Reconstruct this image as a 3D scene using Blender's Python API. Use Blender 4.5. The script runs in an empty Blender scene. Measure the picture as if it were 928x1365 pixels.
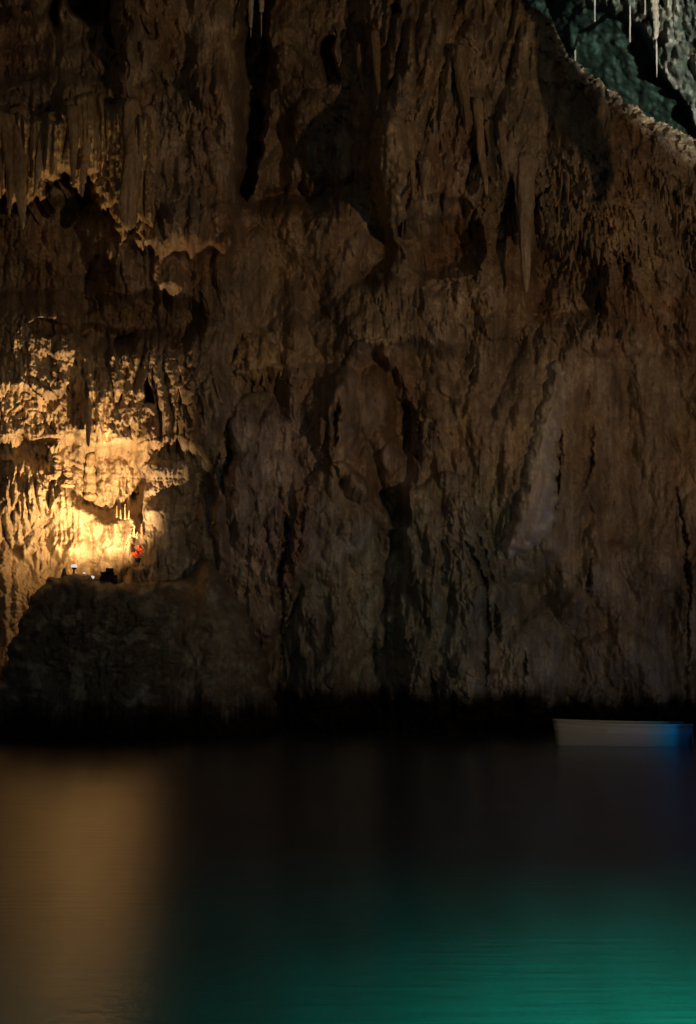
import bpy, math, random
import numpy as np
from mathutils import Vector

scene = bpy.context.scene
COL = scene.collection
R = math.radians
rng = np.random.default_rng(7)
random.seed(7)

# ------------------------------------------------------------------ camera
F = 1339.0                      # focal length in photograph pixels (928 x 1365)
PITCH = R(8.4)
CAM = np.array([0.0, 0.0, 2.0])
cam_d = bpy.data.cameras.new('camera')
cam_d.sensor_fit = 'VERTICAL'
cam_d.sensor_height = 36.0
cam_d.lens = 36.0 * F / 1365.0
cam_d.clip_end = 300
cam = bpy.data.objects.new('camera', cam_d)
COL.objects.link(cam)
cam.location = CAM
cam.rotation_euler = (R(90) + PITCH, 0, 0)
scene.camera = cam

# ------------------------------------------------------------------ world: faint daylight from the cave mouth behind the camera
world = bpy.data.worlds.new('World')
scene.world = world
world.use_nodes = True
wn = world.node_tree.nodes
sky = wn.new('ShaderNodeTexSky')
sky.sky_type = 'NISHITA'
sky.sun_disc = False
sky.sun_elevation = R(38)
sky.sun_rotation = R(200)
wn['Background'].inputs[1].default_value = 0.017
world.node_tree.links.new(sky.outputs[0], wn['Background'].inputs[0])


def pix(u, v, depth):
    """photograph pixel + distance along y -> world point"""
    dx = (u - 464.0) / F
    dz = (682.5 - v) / F
    c, s = math.cos(PITCH), math.sin(PITCH)
    wy = c - dz * s
    wz = s + dz * c
    k = depth / wy
    return np.array([dx * k, depth + 0 * k, CAM[2] + wz * k])


def P(u, v, depth):
    return Vector([float(a) for a in pix(float(u), float(v), float(depth))])


def lamp(name, kind, loc, target, power, color, radius=0.1, size=None, blend=0.5):
    d = bpy.data.lights.new(name, kind)
    d.energy = power
    d.color = color
    if kind in ('SPOT', 'POINT'):
        d.shadow_soft_size = radius
    if kind == 'SPOT':
        d.spot_size = size
        d.spot_blend = blend
    if kind == 'AREA':
        d.shape = 'RECTANGLE'
        d.size, d.size_y = size
    o = bpy.data.objects.new(name, d)
    COL.objects.link(o)
    o.location = loc
    o.rotation_euler = (Vector(target) - Vector(loc)).to_track_quat('-Z', 'Y').to_euler()
    return o


# floodlights of the cave.  Their housings are built further down at the same spots.
FLOOD_RIGHT = Vector((11.2, 1.0, 2.3))
FLOOD_ROOF = Vector((12.6, 1.6, 2.2))
FLOOD_LEDGE = P(143, 766, 27.25)
lamp('flood_right_light', 'SPOT', FLOOD_RIGHT, (1.5, 30, 17.5), 5000, (1.0, 0.64, 0.36), 0.16, R(74), 1.0)
lamp('flood_roof_light', 'SPOT', FLOOD_ROOF, P(955, 20, 30.0), 42000, (0.94, 1.0, 0.92), 0.1, R(16.5), 0.5)
lamp('flood_ledge_light', 'SPOT', FLOOD_LEDGE + Vector((-0.03, 0.20, 0.07)), P(74, 535, 30.4), 2500, (1.0, 0.62, 0.29), 0.03, R(116), 0.9)
ADDED_UPLIGHT = P(84, 766, 28.6)
lamp('added_uplight_light', 'SPOT', ADDED_UPLIGHT, P(10, 740, 30.4), 110, (1.0, 0.58, 0.22), 0.05, R(140), 0.8)  # added unseen lamp that brightens the lower left wall
# daylight entering through the submerged mouth to the right
lamp('submerged_mouth_light', 'AREA', (4.4, 7.3, -1.3), (2.0, 8.8, -4.0), 2500, (0.0, 0.80, 0.30), size=(1.4, 0.8))

# added blue area light underwater that tints the water; no opening stands there
lamp('added_blue_water_light', 'AREA', (12.5, 19.0, -2.2), (0.0, 20.0, -5.0), 850, (0.03, 0.40, 1.0), size=(9.0, 2.0))

scene.cycles.max_bounces = 8
scene.cycles.diffuse_bounces = 2
scene.cycles.glossy_bounces = 3
scene.cycles.transmission_bounces = 4
vs = scene.view_settings
vs.view_transform = 'Standard'
vs.look = 'None'
vs.gamma = 1.0
vs.exposure = 0.0
vs.use_curve_mapping = False


# ------------------------------------------------------------------ noise helpers (numpy)
_perm = rng.permutation(4096)
_ang = rng.random(4096) * 2 * np.pi
_gx, _gy = np.cos(_ang), np.sin(_ang)


def perlin(x, y, seed=0):
    x = np.asarray(x, float); y = np.asarray(y, float)
    xi = np.floor(x).astype(np.int64); yi = np.floor(y).astype(np.int64)
    xf = x - xi; yf = y - yi
    uu = xf * xf * xf * (xf * (xf * 6 - 15) + 10)
    vv = yf * yf * yf * (yf * (yf * 6 - 15) + 10)

    def g(ix, iy, fx, fy):
        h = _perm[(ix + _perm[(iy + seed * 131) & 4095]) & 4095]
        return _gx[h] * fx + _gy[h] * fy
    a = g(xi, yi, xf, yf); b = g(xi + 1, yi, xf - 1, yf)
    c = g(xi, yi + 1, xf, yf - 1); d = g(xi + 1, yi + 1, xf - 1, yf - 1)
    return (a + (b - a) * uu + ((c + (d - c) * uu) - (a + (b - a) * uu)) * vv) * 1.5


def fbm(x, y, oct=4, seed=0, gain=0.5):
    s = 0; a = 1.0
    for i in range(oct):
        s = s + a * perlin(x * 2 ** i, y * 2 ** i, seed + i * 7)
        a *= gain
    return s


def billow(x, y, oct=4, seed=0, gain=0.5):
    s = 0; a = 1.0
    for i in range(oct):
        s = s + a * np.abs(perlin(x * 2 ** i, y * 2 ** i, seed + i * 7))
        a *= gain
    return s


def ss(a, b, x):
    t = np.clip((x - a) / (b - a), 0, 1)
    return t * t * (3 - 2 * t)


def box(u, v, u0, u1, v0, v1, s=20):
    return ss(u0 - s, u0 + s, u) * (1 - ss(u1 - s, u1 + s, u)) * ss(v0 - s, v0 + s, v) * (1 - ss(v1 - s, v1 + s, v))


def dome(u, v, cx, cy, rx, ry, p=0.5):
    q = np.clip(1 - ((u - cx) / rx) ** 2 - ((v - cy) / ry) ** 2, 0, 1)
    return q ** p


def soft(u, v, cx, cy, rx, ry):
    return np.exp(-((u - cx) / rx) ** 2 - ((v - cy) / ry) ** 2)


def polydist(u, v, pts):
    d = np.full(np.shape(u), 1e9)
    for (x0, y0), (x1, y1) in zip(pts[:-1], pts[1:]):
        dx, dy = x1 - x0, y1 - y0
        t = np.clip(((u - x0) * dx + (v - y0) * dy) / (dx * dx + dy * dy + 1e-9), 0, 1)
        d = np.minimum(d, np.hypot(u - x0 - t * dx, v - y0 - t * dy))
    return d


def polysdf(u, v, pts):
    """positive inside a closed polygon"""
    d = polydist(u, v, list(pts) + [pts[0]])
    ins = np.zeros(np.shape(u), bool)
    n = len(pts)
    for i in range(n):
        x0, y0 = pts[i]; x1, y1 = pts[(i + 1) % n]
        if y0 == y1:
            continue
        c = ((y0 > v) != (y1 > v)) & (u < (x1 - x0) * (v - y0) / (y1 - y0) + x0)
        ins ^= c
    return np.where(ins, d, -d)


def flutes(u, v, w, ln, seed=0, warp=6.0):
    """vertical rounded columns about w pixels wide with sharp grooves, 0..1"""
    uu = u + warp * perlin(u / 70., v / 110., seed + 3) + 0.3 * warp * perlin(u / 15., v / 40., seed + 4)
    n = np.abs(perlin(uu / (w * 1.6), v / ln, seed))
    return np.clip(n * 1.6, 0, 1) ** 0.6


def fringe(u, v, w, period, seed=0, jag=0.5):
    """rows of hanging icicles: swells downward, then drops back at a jagged hem, 0..1"""
    off = jag * period * (0.8 * perlin(u / w, v / (period * 6.0), seed) + 0.5 * perlin(u / (w * 0.45), v / (period * 5.0), seed + 1)) \
        + period * 0.9 * perlin(u / (w * 9), v / (period * 3), seed + 2)
    t = (v + off) / period
    row = np.floor(t)
    t = t - row
    rowamp = 0.6 + 0.4 * np.sin(row * 12.9898 + seed)
    return np.clip(t, 0, 1) ** 0.8 * (1 - ss(0.86, 1.0, t)) * rowamp


# ------------------------------------------------------------------ materials
def mat(name):
    m = bpy.data.materials.new(name)
    m.use_nodes = True
    nt = m.node_tree
    return m, nt, nt.nodes['Principled BSDF']


def rock_mat(name, spec=0.25, rough=0.75, scale=1.0, dark=0.55):
    """limestone: mineral zones come per vertex, grain and stains from noise"""
    m, nt, b = mat(name)
    N, L = nt.nodes, nt.links
    at = N.new('ShaderNodeAttribute'); at.attribute_name = 'mineral'
    tc = N.new('ShaderNodeNewGeometry')
    mp = N.new('ShaderNodeMapping'); mp.inputs['Scale'].default_value = (1.0 * scale, 1.0 * scale, 0.45 * scale)
    L.new(tc.outputs['Position'], mp.inputs[0])
    n1 = N.new('ShaderNodeTexNoise'); n1.inputs['Scale'].default_value = 1.3; n1.inputs['Detail'].default_value = 9; n1.inputs['Roughness'].default_value = 0.68
    n2 = N.new('ShaderNodeTexNoise'); n2.inputs['Scale'].default_value = 14; n2.inputs['Detail'].default_value = 6; n2.inputs['Roughness'].default_value = 0.7
    L.new(mp.outputs[0], n1.inputs[0]); L.new(mp.outputs[0], n2.inputs[0])
    r1 = N.new('ShaderNodeValToRGB')
    r1.color_ramp.elements[0].position = 0.3; r1.color_ramp.elements[0].color = (dark, dark * 0.86, dark * 0.72, 1)
    r1.color_ramp.elements[1].position = 0.68; r1.color_ramp.elements[1].color = (1.15, 1.12, 1.08, 1)
    L.new(n1.outputs[0], r1.inputs[0])
    r2 = N.new('ShaderNodeValToRGB')
    r2.color_ramp.elements[0].position = 0.32; r2.color_ramp.elements[0].color = (0.68, 0.66, 0.63, 1)
    r2.color_ramp.elements[1].position = 0.66; r2.color_ramp.elements[1].color = (1.12, 1.12, 1.12, 1)
    L.new(n2.outputs[0], r2.inputs[0])
    m1 = N.new('ShaderNodeMixRGB'); m1.blend_type = 'MULTIPLY'; m1.inputs[0].default_value = 1
    m2 = N.new('ShaderNodeMixRGB'); m2.blend_type = 'MULTIPLY'; m2.inputs[0].default_value = 1
    L.new(at.outputs['Color'], m1.inputs[1]); L.new(r1.outputs[0], m1.inputs[2])
    L.new(m1.outputs[0], m2.inputs[1]); L.new(r2.outputs[0], m2.inputs[2])
    L.new(m2.outputs[0], b.inputs['Base Color'])
    bp = N.new('ShaderNodeBump'); bp.inputs['Strength'].default_value = 0.6; bp.inputs['Distance'].default_value = 0.05
    L.new(n2.outputs[0], bp.inputs['Height']); L.new(bp.outputs[0], b.inputs['Normal'])
    b.inputs['Roughness'].default_value = rough
    b.inputs['Specular IOR Level'].default_value = spec
    return m


M_ROCK = rock_mat('limestone')
M_ROCK_SMOOTH = rock_mat('flowstone', spec=0.35, rough=0.6, dark=0.7)


def tag(o, label=None, cat=None, group=None, kind=None):
    if label: o['label'] = label
    if cat: o['category'] = cat
    if group: o['group'] = group
    if kind: o['kind'] = kind
    return o


def link_mesh(name, verts, faces, material, tint=None, parent=None, smooth=True):
    me = bpy.data.meshes.new(name)
    verts = np.ascontiguousarray(verts, dtype=np.float32)
    faces = np.ascontiguousarray(faces, dtype=np.int32)
    k = faces.shape[1]
    me.vertices.add(len(verts)); me.vertices.foreach_set('co', verts.ravel())
    me.loops.add(faces.size); me.loops.foreach_set('vertex_index', faces.ravel())
    me.polygons.add(len(faces))
    me.polygons.foreach_set('loop_start', np.arange(0, faces.size, k, dtype=np.int32))
    me.update(calc_edges=True)
    me.polygons.foreach_set('use_smooth', np.full(len(faces), smooth))
    if tint is not None:
        a = me.color_attributes.new('mineral', 'FLOAT_COLOR', 'POINT')
        c = np.ones((len(verts), 4), np.float32)
        c[:, :3] = tint
        a.data.foreach_set('color', c.ravel())
    me.materials.append(material)
    me.validate()
    o = bpy.data.objects.new(name, me)
    COL.objects.link(o)
    if parent: o.parent = parent
    return o


def grid_faces(nr, nc, keep=None):
    idx = np.arange(nr * nc).reshape(nr, nc)
    q = np.stack([idx[:-1, :-1], idx[1:, :-1], idx[1:, 1:], idx[:-1, 1:]], -1)
    if keep is not None:
        k = keep[:-1, :-1] & keep[1:, :-1] & keep[1:, 1:] & keep[:-1, 1:]
        q = q[k]
    return q.reshape(-1, 4)


def compact(verts, faces, tint):
    used = np.unique(faces)
    remap = np.full(len(verts), -1, np.int64); remap[used] = np.arange(len(used))
    return verts[used], remap[faces], (tint[used] if tint is not None else None)


def recentre(o, origin):
    """move the object origin without moving the mesh"""
    o.data.transform(__import__('mathutils').Matrix.Translation(-Vector(origin)))
    o.location = origin
    return o


BASE = 30.0

# ------------------------------------------------------------------ cave wall relief (metres towards the viewer) over photograph pixels
RIM = [(660, -60), (690, -15), (715, 12), (738, 30), (752, 62), (760, 78), (775, 90), (800, 108), (822, 128), (838, 138), (862, 152), (890, 170), (928, 186), (1000, 205)]
rim_x = [p[0] for p in RIM]; rim_y = [p[1] for p in RIM]


def rim_v(u):
    r = np.interp(u, rim_x, rim_y, left=-400)
    return r + 5 * perlin(u / 11., u * 0 + 3.3, 60) + 3 * perlin(u / 4.5, u * 0 + 8.3, 61)


def wall_relief(u, v):
    nu = 10 * perlin(u / 45., v / 45., 11) + 4 * perlin(u / 14., v / 18., 12)
    nv = 10 * perlin(u / 45., v / 45., 13) + 4 * perlin(u / 14., v / 18., 14)
    U = u + nu; V = v + nv
    alc = box(u, v, -120, 260, 400, 880, 30)
    r = (1 - 0.85 * alc) * (1.5 * fbm(u / 260., v / 330., 3, 20) + 1.25 * billow(u / 120., v / 200., 2, 24))
    r += alc * (-0.55 + 0.0062 * np.clip(660 - v, 0, 240))
    # --- the left side: buttress, deep cleft
    r += 1.1 * box(U, V, 165, 322, -80, 330, 14)
    r += 0.5 * box(U, V, 215, 320, 100, 400, 26)
    cl = np.abs(u - np.interp(v, [-60, 40, 90, 120, 200, 250, 290], [339, 342, 340, 334, 331, 328, 326]) - 0.7 * nu - 6 * perlin(u / 40., v / 30., 310) - 2 * perlin(u / 12., v / 11., 311))
    cw = np.interp(v, [-60, 60, 150, 200, 245, 268], [15, 18, 18, 14, 8, 1]) * (1 + 0.35 * perlin(u / 50., v / 30., 312))
    r -= 4.2 * (1 - ss(0.55, 1.5, cl / np.maximum(cw, 1))) * (v < 268)
    r -= 2.6 * box(U, V, 70, 146, -90, 34, 10) * ss(-0.1, 0.25, perlin(u / 30., v / 60., 77) + 0.2)
    r -= 2.4 * box(U, V, 143, 152, -60, 62, 4)
    r -= 0.9 * box(U, V, -80, 160, 20, 108, 16)
    # recess under the big curtain
    r -= 1.7 * box(U, V, -80, 138, 265, 402, 22)
    r -= 1.5 * box(U, V, 105, 262, 398, 452, 14)
    # central hollow beside the cleft
    r -= 2.0 * box(U, V, 346, 482, -80, 272, 20)
    r += 0.8 * dome(U, V, 430, 190, 50, 75)
    r += 0.6 * dome(U, V, 385, 120, 38, 60)
    r -= 1.0 * soft(U, V, 390, 262, 60, 14)
    # long dark niches
    r -= 1.8 * box(U, V, 430, 449, 50, 112, 4)
    r -= 1.4 * box(U, V, 514, 530, 6, 20, 4)
    # drapery field upper centre
    r += 0.9 * box(U + 0.35 * (V - 150), V, 500, 700, -80, 250, 26)
    r += 0.9 * dome(U, V, 525, 225, 46, 100)
    r += 0.5 * dome(U, V, 566, 250, 26, 70)
    r -= 1.8 * dome(U, V, 592, 318, 62, 58, 0.6)
    r += 0.55 * ss(0, 26, V - np.interp(U, [380, 450, 500, 540, 600, 640], [440, 395, 352, 318, 340, 372])) * box(U, V, 410, 620, 280, 470, 18)
    r -= 1.1 * soft(U, V, 492, 376, 14, 16)
    r -= 0.8 * soft(U, V, 505, 330, 18, 26)
    r += 0.8 * box(U, V, 470, 660, 378, 470, 20)
    r -= 1.5 * box(U, V, 712, 800, 335, 430, 18)
    # arch-shaped recess with its swelling floor
    arch = polysdf(U, V, [(432, 520), (440, 480), (462, 446), (480, 440), (512, 468), (536, 500), (550, 540), (556, 600), (554, 660), (544, 705), (520, 700), (470, 640), (430, 590)])
    r -= 2.0 * ss(-3, 15, arch) * ss(425, 540, u)
    r += 1.15 * dome(U, V, 490, 560, 52, 110)
    r += 0.85 * dome(U, V, 532, 640, 24, 58)
    r += 0.5 * dome(U, V, 448, 560, 26, 80)
    r -= 0.9 * soft(U, V, 418, 470, 22, 30)
    # swelling flowstones of the lower middle
    b1 = dome(U, V, 345, 690, 62, 165, 0.45); r += 1.5 * b1
    r += 0.35 * dome(U, V, 318, 650, 16, 80) + 0.35 * dome(U, V, 352, 640, 17, 95) + 0.3 * dome(U, V, 378, 690, 14, 90)
    b2 = dome(U, V, 445, 800, 66, 190, 0.42); r += 1.6 * b2
    b3 = dome(U, V, 590, 830, 74, 200, 0.42); r += 1.25 * b3
    r += 0.5 * dome(U, V, 560, 800, 30, 150) + 0.4 * dome(U, V, 625, 820, 26, 160)
    r -= 0.8 * soft(U, V, 388, 800, 9, 130)
    r -= 0.35 * soft(U + 8 * perlin(u / 30., v / 30., 350), V, 528, 800, 7, 130)
    r += 0.7 * dome(U, V, 720, 890, 50, 70)
    r += 0.6 * dome(U, V, 820, 900, 70, 60)
    # bowl under the pale tongue, right side
    r -= 0.8 * ss(0, 30, polysdf(U, V, [(650, 760), (700, 755), (745, 720), (780, 640), (800, 700), (790, 800), (700, 830), (660, 820)]))
    r += 0.5 * box(U, V, 760, 1050, 440, 470, 18)
    # --- lit alcove at the left
    r += 0.8 * dome(U, V, 55, 470, 62, 60, 0.6)
    r -= 1.0 * dome(U, V, 68, 440, 30, 10, 0.5)
    r += 0.55 * box(U, V, 108, 268, 468, 590, 12)
    r -= 1.2 * box(U, V, 108, 180, 440, 466, 9)
    r -= 2.0 * np.clip(polysdf(u + 0.3 * nu, v + 0.3 * nv, [(192, 536), (192, 512), (198, 498), (206, 520), (208, 538)]) / 4.0, 0, 1)
    r += 0.35 * box(U, V, -80, 120, 505, 585, 10)
    shelf = np.interp(u, [-60, 0, 30, 60, 85, 95, 120, 140, 160, 178, 190], [640, 606, 612, 618, 640, 664, 676, 690, 688, 686, 700]) + 0.6 * nv
    hem = np.interp(u, [-60, 30, 40, 110, 125, 185, 200], [560, 575, 588, 584, 596, 592, 600]) + 0.5 * nv
    a = ss(-70, 30, u) * (1 - ss(176, 188, u + 0.3 * nu))
    r -= 0.9 * a * ss(-4, 6, v - hem) * (1 - ss(-10, 5, v - shelf)) * ss(15, 40, u + 0.4 * nu)
    r += 0.4 * a * ss(-3, 10, v - shelf) * (1 - ss(40, 120, v - shelf))
    r -= 0.5 * box(U, V, -80, 178, 740, 900, 14)
    # corner to the right of the alcove, with the flower niche
    r += 1.0 * ss(162, 174, u + 0.35 * nu) * box(u, v, 140, 300, 672, 790, 14)
    r += 0.9 * dome(U, V, 222, 655, 40, 48, 0.5) - 1.0 * soft(U, V, 186, 650, 8, 34)
    r -= 0.9 * dome(u, v, 184, 735, 17, 24, 0.5)
    r += 0.5 * dome(U, V, 225, 610, 50, 30, 0.5)
    r -= 0.9 * soft(U, V, 302, 620, 9, 80)
    r += 0.7 * dome(U, V, 283, 560, 26, 60)

    # --- fluting, icicle hems and lumps, each where the wall shows them
    m_f1 = box(u, v, -80, 310, 100, 420, 30) * 0.9 + box(u, v, 490, 720, -80, 330, 30) + box(u, v, 530, 680, 560, 960, 30) * 0.8 \
        + box(u, v, 300, 400, 560, 780, 20) * 0.35 + box(u, v, 130, 320, -80, 130, 20) * 0.7
    m_dr = box(u, v, 490, 720, -80, 330, 30)
    r += (0.30 + 0.55 * m_dr) * m_f1 * flutes(u + 0.25 * (v - 150) * box(u, v, 440, 720, -80, 330, 40), v, 17, 210, 31, 12)
    r += 0.17 * (0.10 + m_f1) * flutes(u, v, 8, 130, 33, 8)
    m_fr = box(u, v, 700, 1050, 190, 370, 30) + 0.6 * box(u, v, 480, 720, 60, 300, 30) + 0.5 * box(u, v, 480, 930, 370, 470, 30)
    m_fr = m_fr * ss(20, 60, v - rim_v(u))
    r += 0.62 * m_fr * fringe(u, v, 7, 46, 41, 0.55)
    r += 0.30 * m_fr * fringe(u, v, 4.5, 26, 42, 0.6)
    m_lit = box(u, v, -80, 270, 415, 720, 16)
    r += 0.55 * m_lit * box(u, v, 105, 270, 440, 600, 14) * flutes(u, v, 11, 90, 51, 6)
    lo = 1 - 0.85 * ss(690, 725, v + 0.25 * u)
    r += 0.24 * m_lit * lo * fringe(u, v, 9, 40, 52, 0.55) + 0.40 * m_lit * lo * (1 - ss(105, 150, u)) * fringe(u, v, 26, 46, 57, 0.35)
    r += 0.08 * m_lit * lo * fringe(u, v, 4.0, 17, 53, 0.6)
    r += 0.15 * m_lit * lo * flutes(u, v, 7, 80, 54, 5)
    r += 0.28 * box(u, v, -80, 178, 640, 760, 16) * flutes(u, v, 9, 70, 55, 6) * (1 - ss(700, 770, v))
    r += 0.07 * m_lit * billow(u / 12., v / 12., 3, 56)
    m_lump = 1 - 0.7 * m_lit
    calm = 1 - 0.6 * box(u, v, 660, 1050, 470, 960, 40)
    r += 0.85 * m_lump * (0.5 + 0.5 * calm) * billow(u / 62., v / 120., 3, 61, 0.5)
    r += 0.11 * fbm(u / 22., v / 40., 4, 65, 0.5) * calm
    r += 0.04 * fbm(u / 7., v / 12., 3, 68, 0.6)
    # lobed scales on the swelling flowstone
    r += 0.30 * box(u, v, 296, 400, 560, 800, 14) * fringe(u, v, 13, 62, 71, 0.7)
    # crisp broken creases and patches of scale-like overhangs all over
    wu = u + 14 * perlin(u / 60., v / 80., 320) + 5 * perlin(u / 17., v / 25., 321)
    wv = v + 20 * perlin(u / 60., v / 80., 322)
    pa = ss(-0.25, 0.45, perlin(u / 75., v / 95., 323)); pb = ss(-0.2, 0.5, perlin(u / 48., v / 60., 324))
    keep_lit = 1 - 0.55 * alc
    smooth_zone = np.clip(box(u, v, 655, 1050, 440, 900, 30) * 0.8 + box(u, v, 640, 765, -60, 230, 20) * 0.6 + box(u, v, 425, 540, 450, 700, 20) * 0.8
                          + box(u, v, 395, 520, 620, 960, 20) * 0.6 + box(u, v, 340, 560, 280, 440, 24) * 0.6 + box(u, v, 300, 395, 540, 760, 16) * 0.5, 0, 0.85)
    rough = np.clip(0.55 + 1.3 * perlin(u / 95., v / 120., 370), 0.12, 1.15) * (1 - smooth_zone)
    pa = pa * rough; pb = pb * rough; keep_lit = keep_lit * (0.35 + 0.65 * rough)
    r -= 0.34 * pa * np.exp(-(perlin(wu / 36., wv / 150., 325) / 0.055) ** 2) * keep_lit
    r -= 0.20 * pb * np.exp(-(perlin(wu / 15., wv / 75., 326) / 0.075) ** 2)
    r -= 0.16 * (1 - pa) * rough * np.exp(-(perlin(wu / 26., wv / 22., 327) / 0.05) ** 2)
    r += 0.26 * (1 - pb) * fringe(wu, wv, 11, 58, 328, 0.6) * keep_lit
    r += 0.14 * pa * fringe(wu, wv, 6, 27, 329, 0.6)
    r += 0.05 * billow(u / 6., v / 7., 2, 330)
    # --- cracks
    jit = 3.0 * perlin(u / 7., v / 9., 301) + 1.5 * perlin(u / 3., v / 5., 302)
    gap = ss(-0.35, 0.5, perlin(u / 26., v / 30., 303))
    for pts, w, dpt in [
        ([(903, 640), (908, 690), (919, 775), (918, 840), (916, 870), (915, 965)], 3.0, 0.9),
        ([(797, 350), (798, 400), (800, 458)], 3.2, 0.8), ([(833, 330), (834, 390)], 3, 0.6),
        ([(785, 740), (786, 832)], 1.8, 0.5), ([(742, 560), (743, 690)], 2.2, 0.5),
        ([(452, 520), (446, 570), (448, 600)], 2.6, 0.6), ([(605, 700), (640, 760), (655, 830), (648, 930)], 4.0, 0.9),
        ([(375, 640), (382, 700), (374, 780), (376, 930)], 4.0, 0.9), ([(302, 530), (306, 580), (298, 660)], 4, 0.9),
        ([(570, 880), (583, 960)], 3, 0.6), ([(600, 880), (606, 960)], 2.6, 0.6), ([(700, 865), (702, 915)], 4, 0.7),
        ([(630, 690), (662, 790), (668, 900)], 3, 0.6), ([(640, 470), (622, 520), (616, 560)], 3, 0.5),
        ([(330, 690), (335, 740), (326, 800)], 3, 0.5), ([(352, 690), (360, 735)], 3, 0.5), ([(410, 640), (402, 690), (396, 760)], 4, 0.8),
        ([(558, 590), (556, 560)], 3, 0.3), ([(340, 870), (352, 850), (372, 850)], 4, 0.6), ([(340, 860), (338, 940)], 5, 0.8), ([(112, 745), (128, 752), (136, 735), (143, 722)], 3.0, 0.35),
        ([(5, 700), (14, 750), (20, 775)], 2.5, 0.3), ([(60, 690), (50, 745), (54, 770)], 2.5, 0.3), ([(30, 720), (70, 690)], 2.5, 0.25),
        ([(750, 535), (742, 640), (744, 690)], 3, 0.5), ([(795, 560), (782, 640), (765, 690)], 3, 0.45)]:
        d = polydist(u + 0.45 * nu + jit, v + 0.3 * nv, pts)
        (xa, ya), (xb, yb) = pts[0], pts[-1]
        L2 = (xb - xa) ** 2 + (yb - ya) ** 2
        along = np.clip(((u - xa) * (xb - xa) + (v - ya) * (yb - ya)) / L2, 0, 1)
        tp = np.clip(4.2 * along * (1 - along), 0.02, 1) ** 0.6
        r -= dpt * tp * (0.45 + 0.75 * gap) * np.exp(-(d / (0.8 * w * tp * (0.5 + gap))) ** 2)
    # notch at the water line
    r -= 0.5 * ss(925, 965, v)
    r += 0.75 * ss(918, 945, v + 12 * perlin(u / 30., v * 0, 380)) * billow(u / 34., v / 22., 3, 381)
    # the rim rolls back over to the roof gap
    e = v - rim_v(u + 7 * perlin(u / 12., v / 9., 360) + 3 * perlin(u / 5., v / 4., 361)) + 5 * perlin(u / 10., v / 10., 362)
    r += 0.28 * fbm(u / 11., v / 9., 4, 363, 0.6) * np.exp(-(e / 28.) ** 2) * (u > 640)
    r -= 2.2 * (1 - ss(0, 26, e)) ** 2 * (u > 640)
    r += 0.35 * np.exp(-((e - 10) / 8) ** 2) * ss(820, 850, u)
    return r


def wall_tint(u, v):
    """mineral colour zones of the rock, plus painted recess shade and rim light"""
    t = np.empty(np.shape(u) + (3,))
    brown = np.array([0.40, 0.33, 0.245]); ochre = np.array([0.47, 0.36, 0.21]); grey = np.array([0.37, 0.37, 0.33])
    purple = np.array([0.42, 0.36, 0.335]); cream = np.array([0.56, 0.46, 0.31]); rust = np.array([0.34, 0.20, 0.11])
    t[...] = brown

    def mixin(c, k):
        nonlocal t
        k = np.clip(k, 0, 1)[..., None]
        t = t * (1 - k) + c * k
    n = fbm(u / 80., v / 120., 4, 90)
    mixin(rust, 0.55 * ss(0.1, 0.7, n))
    mixin(ochre, 0.7 * ss(0.1, 0.8, fbm(u / 50., v / 130., 4, 94)))
    mixin(np.array([0.30, 0.33, 0.285]), box(u, v, 370, 740, 660, 1000, 70) * (0.85 + 0.4 * n))
    mixin(np.array([0.30, 0.29, 0.25]), box(u, v, 700, 1050, 760, 1000, 70) * (0.5 + 0.5 * n))
    mixin(grey * 0.9, box(u, v, 180, 320, 600, 1000, 40) * 0.6)
    mixin(purple, box(u, v, 296, 420, 540, 760, 24) * 0.8)
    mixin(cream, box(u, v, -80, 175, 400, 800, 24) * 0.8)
    mixin(rust * 1.2, box(u, v, 660, 800, 335, 430, 22) * 0.4 * (0.6 + n))
    mixin(rust, 0.6 * np.exp(-(polydist(u, v, [(400, 660), (398, 720), (378, 780)]) / 14.) ** 2))
    mixin(np.array([0.72, 0.56, 0.38]), ss(830, 850, u) * np.exp(-((v - rim_v(u) - 6 - 4 * perlin(u / 9., v / 9., 365)) / 11.) ** 2) * 0.95)  # rim paled to paint in the light catching its edge
    dk = np.array([0.23, 0.155, 0.095])  # browner rock, also darkened to paint in shade of the recesses
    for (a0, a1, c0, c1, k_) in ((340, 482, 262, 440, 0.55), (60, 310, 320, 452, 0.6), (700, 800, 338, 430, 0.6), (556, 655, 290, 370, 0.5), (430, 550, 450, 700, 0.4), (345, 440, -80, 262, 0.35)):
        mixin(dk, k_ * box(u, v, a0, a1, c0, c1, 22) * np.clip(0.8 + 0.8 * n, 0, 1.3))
    mixin(np.array([0.52, 0.43, 0.29]), 0.75 * box(u, v, 470, 660, 382, 470, 20) * np.clip(0.7 + n, 0, 1))
    mixin(np.array([0.50, 0.44, 0.40]), 0.8 * box(u, v, 300, 372, 555, 690, 16))
    mixin(np.array([0.48, 0.42, 0.33]), 0.6 * box(u, v, 640, 760, 20, 230, 26))
    t *= (1 + 0.35 * fbm(u / 90., v / 120., 3, 385))[..., None]
    t *= (1 + 0.28 * fbm(u / 8., v / 110., 3, 340) + 0.22 * fbm(u / 30., v / 40., 4, 344))[..., None]
    # dark algae and wet film of the tide zone, ragged upper edge
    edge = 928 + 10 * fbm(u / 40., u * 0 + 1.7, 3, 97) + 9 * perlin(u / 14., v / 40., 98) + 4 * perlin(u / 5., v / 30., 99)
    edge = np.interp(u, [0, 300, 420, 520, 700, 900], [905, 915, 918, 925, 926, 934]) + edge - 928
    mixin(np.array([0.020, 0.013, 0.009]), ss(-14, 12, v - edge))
    return t


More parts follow.
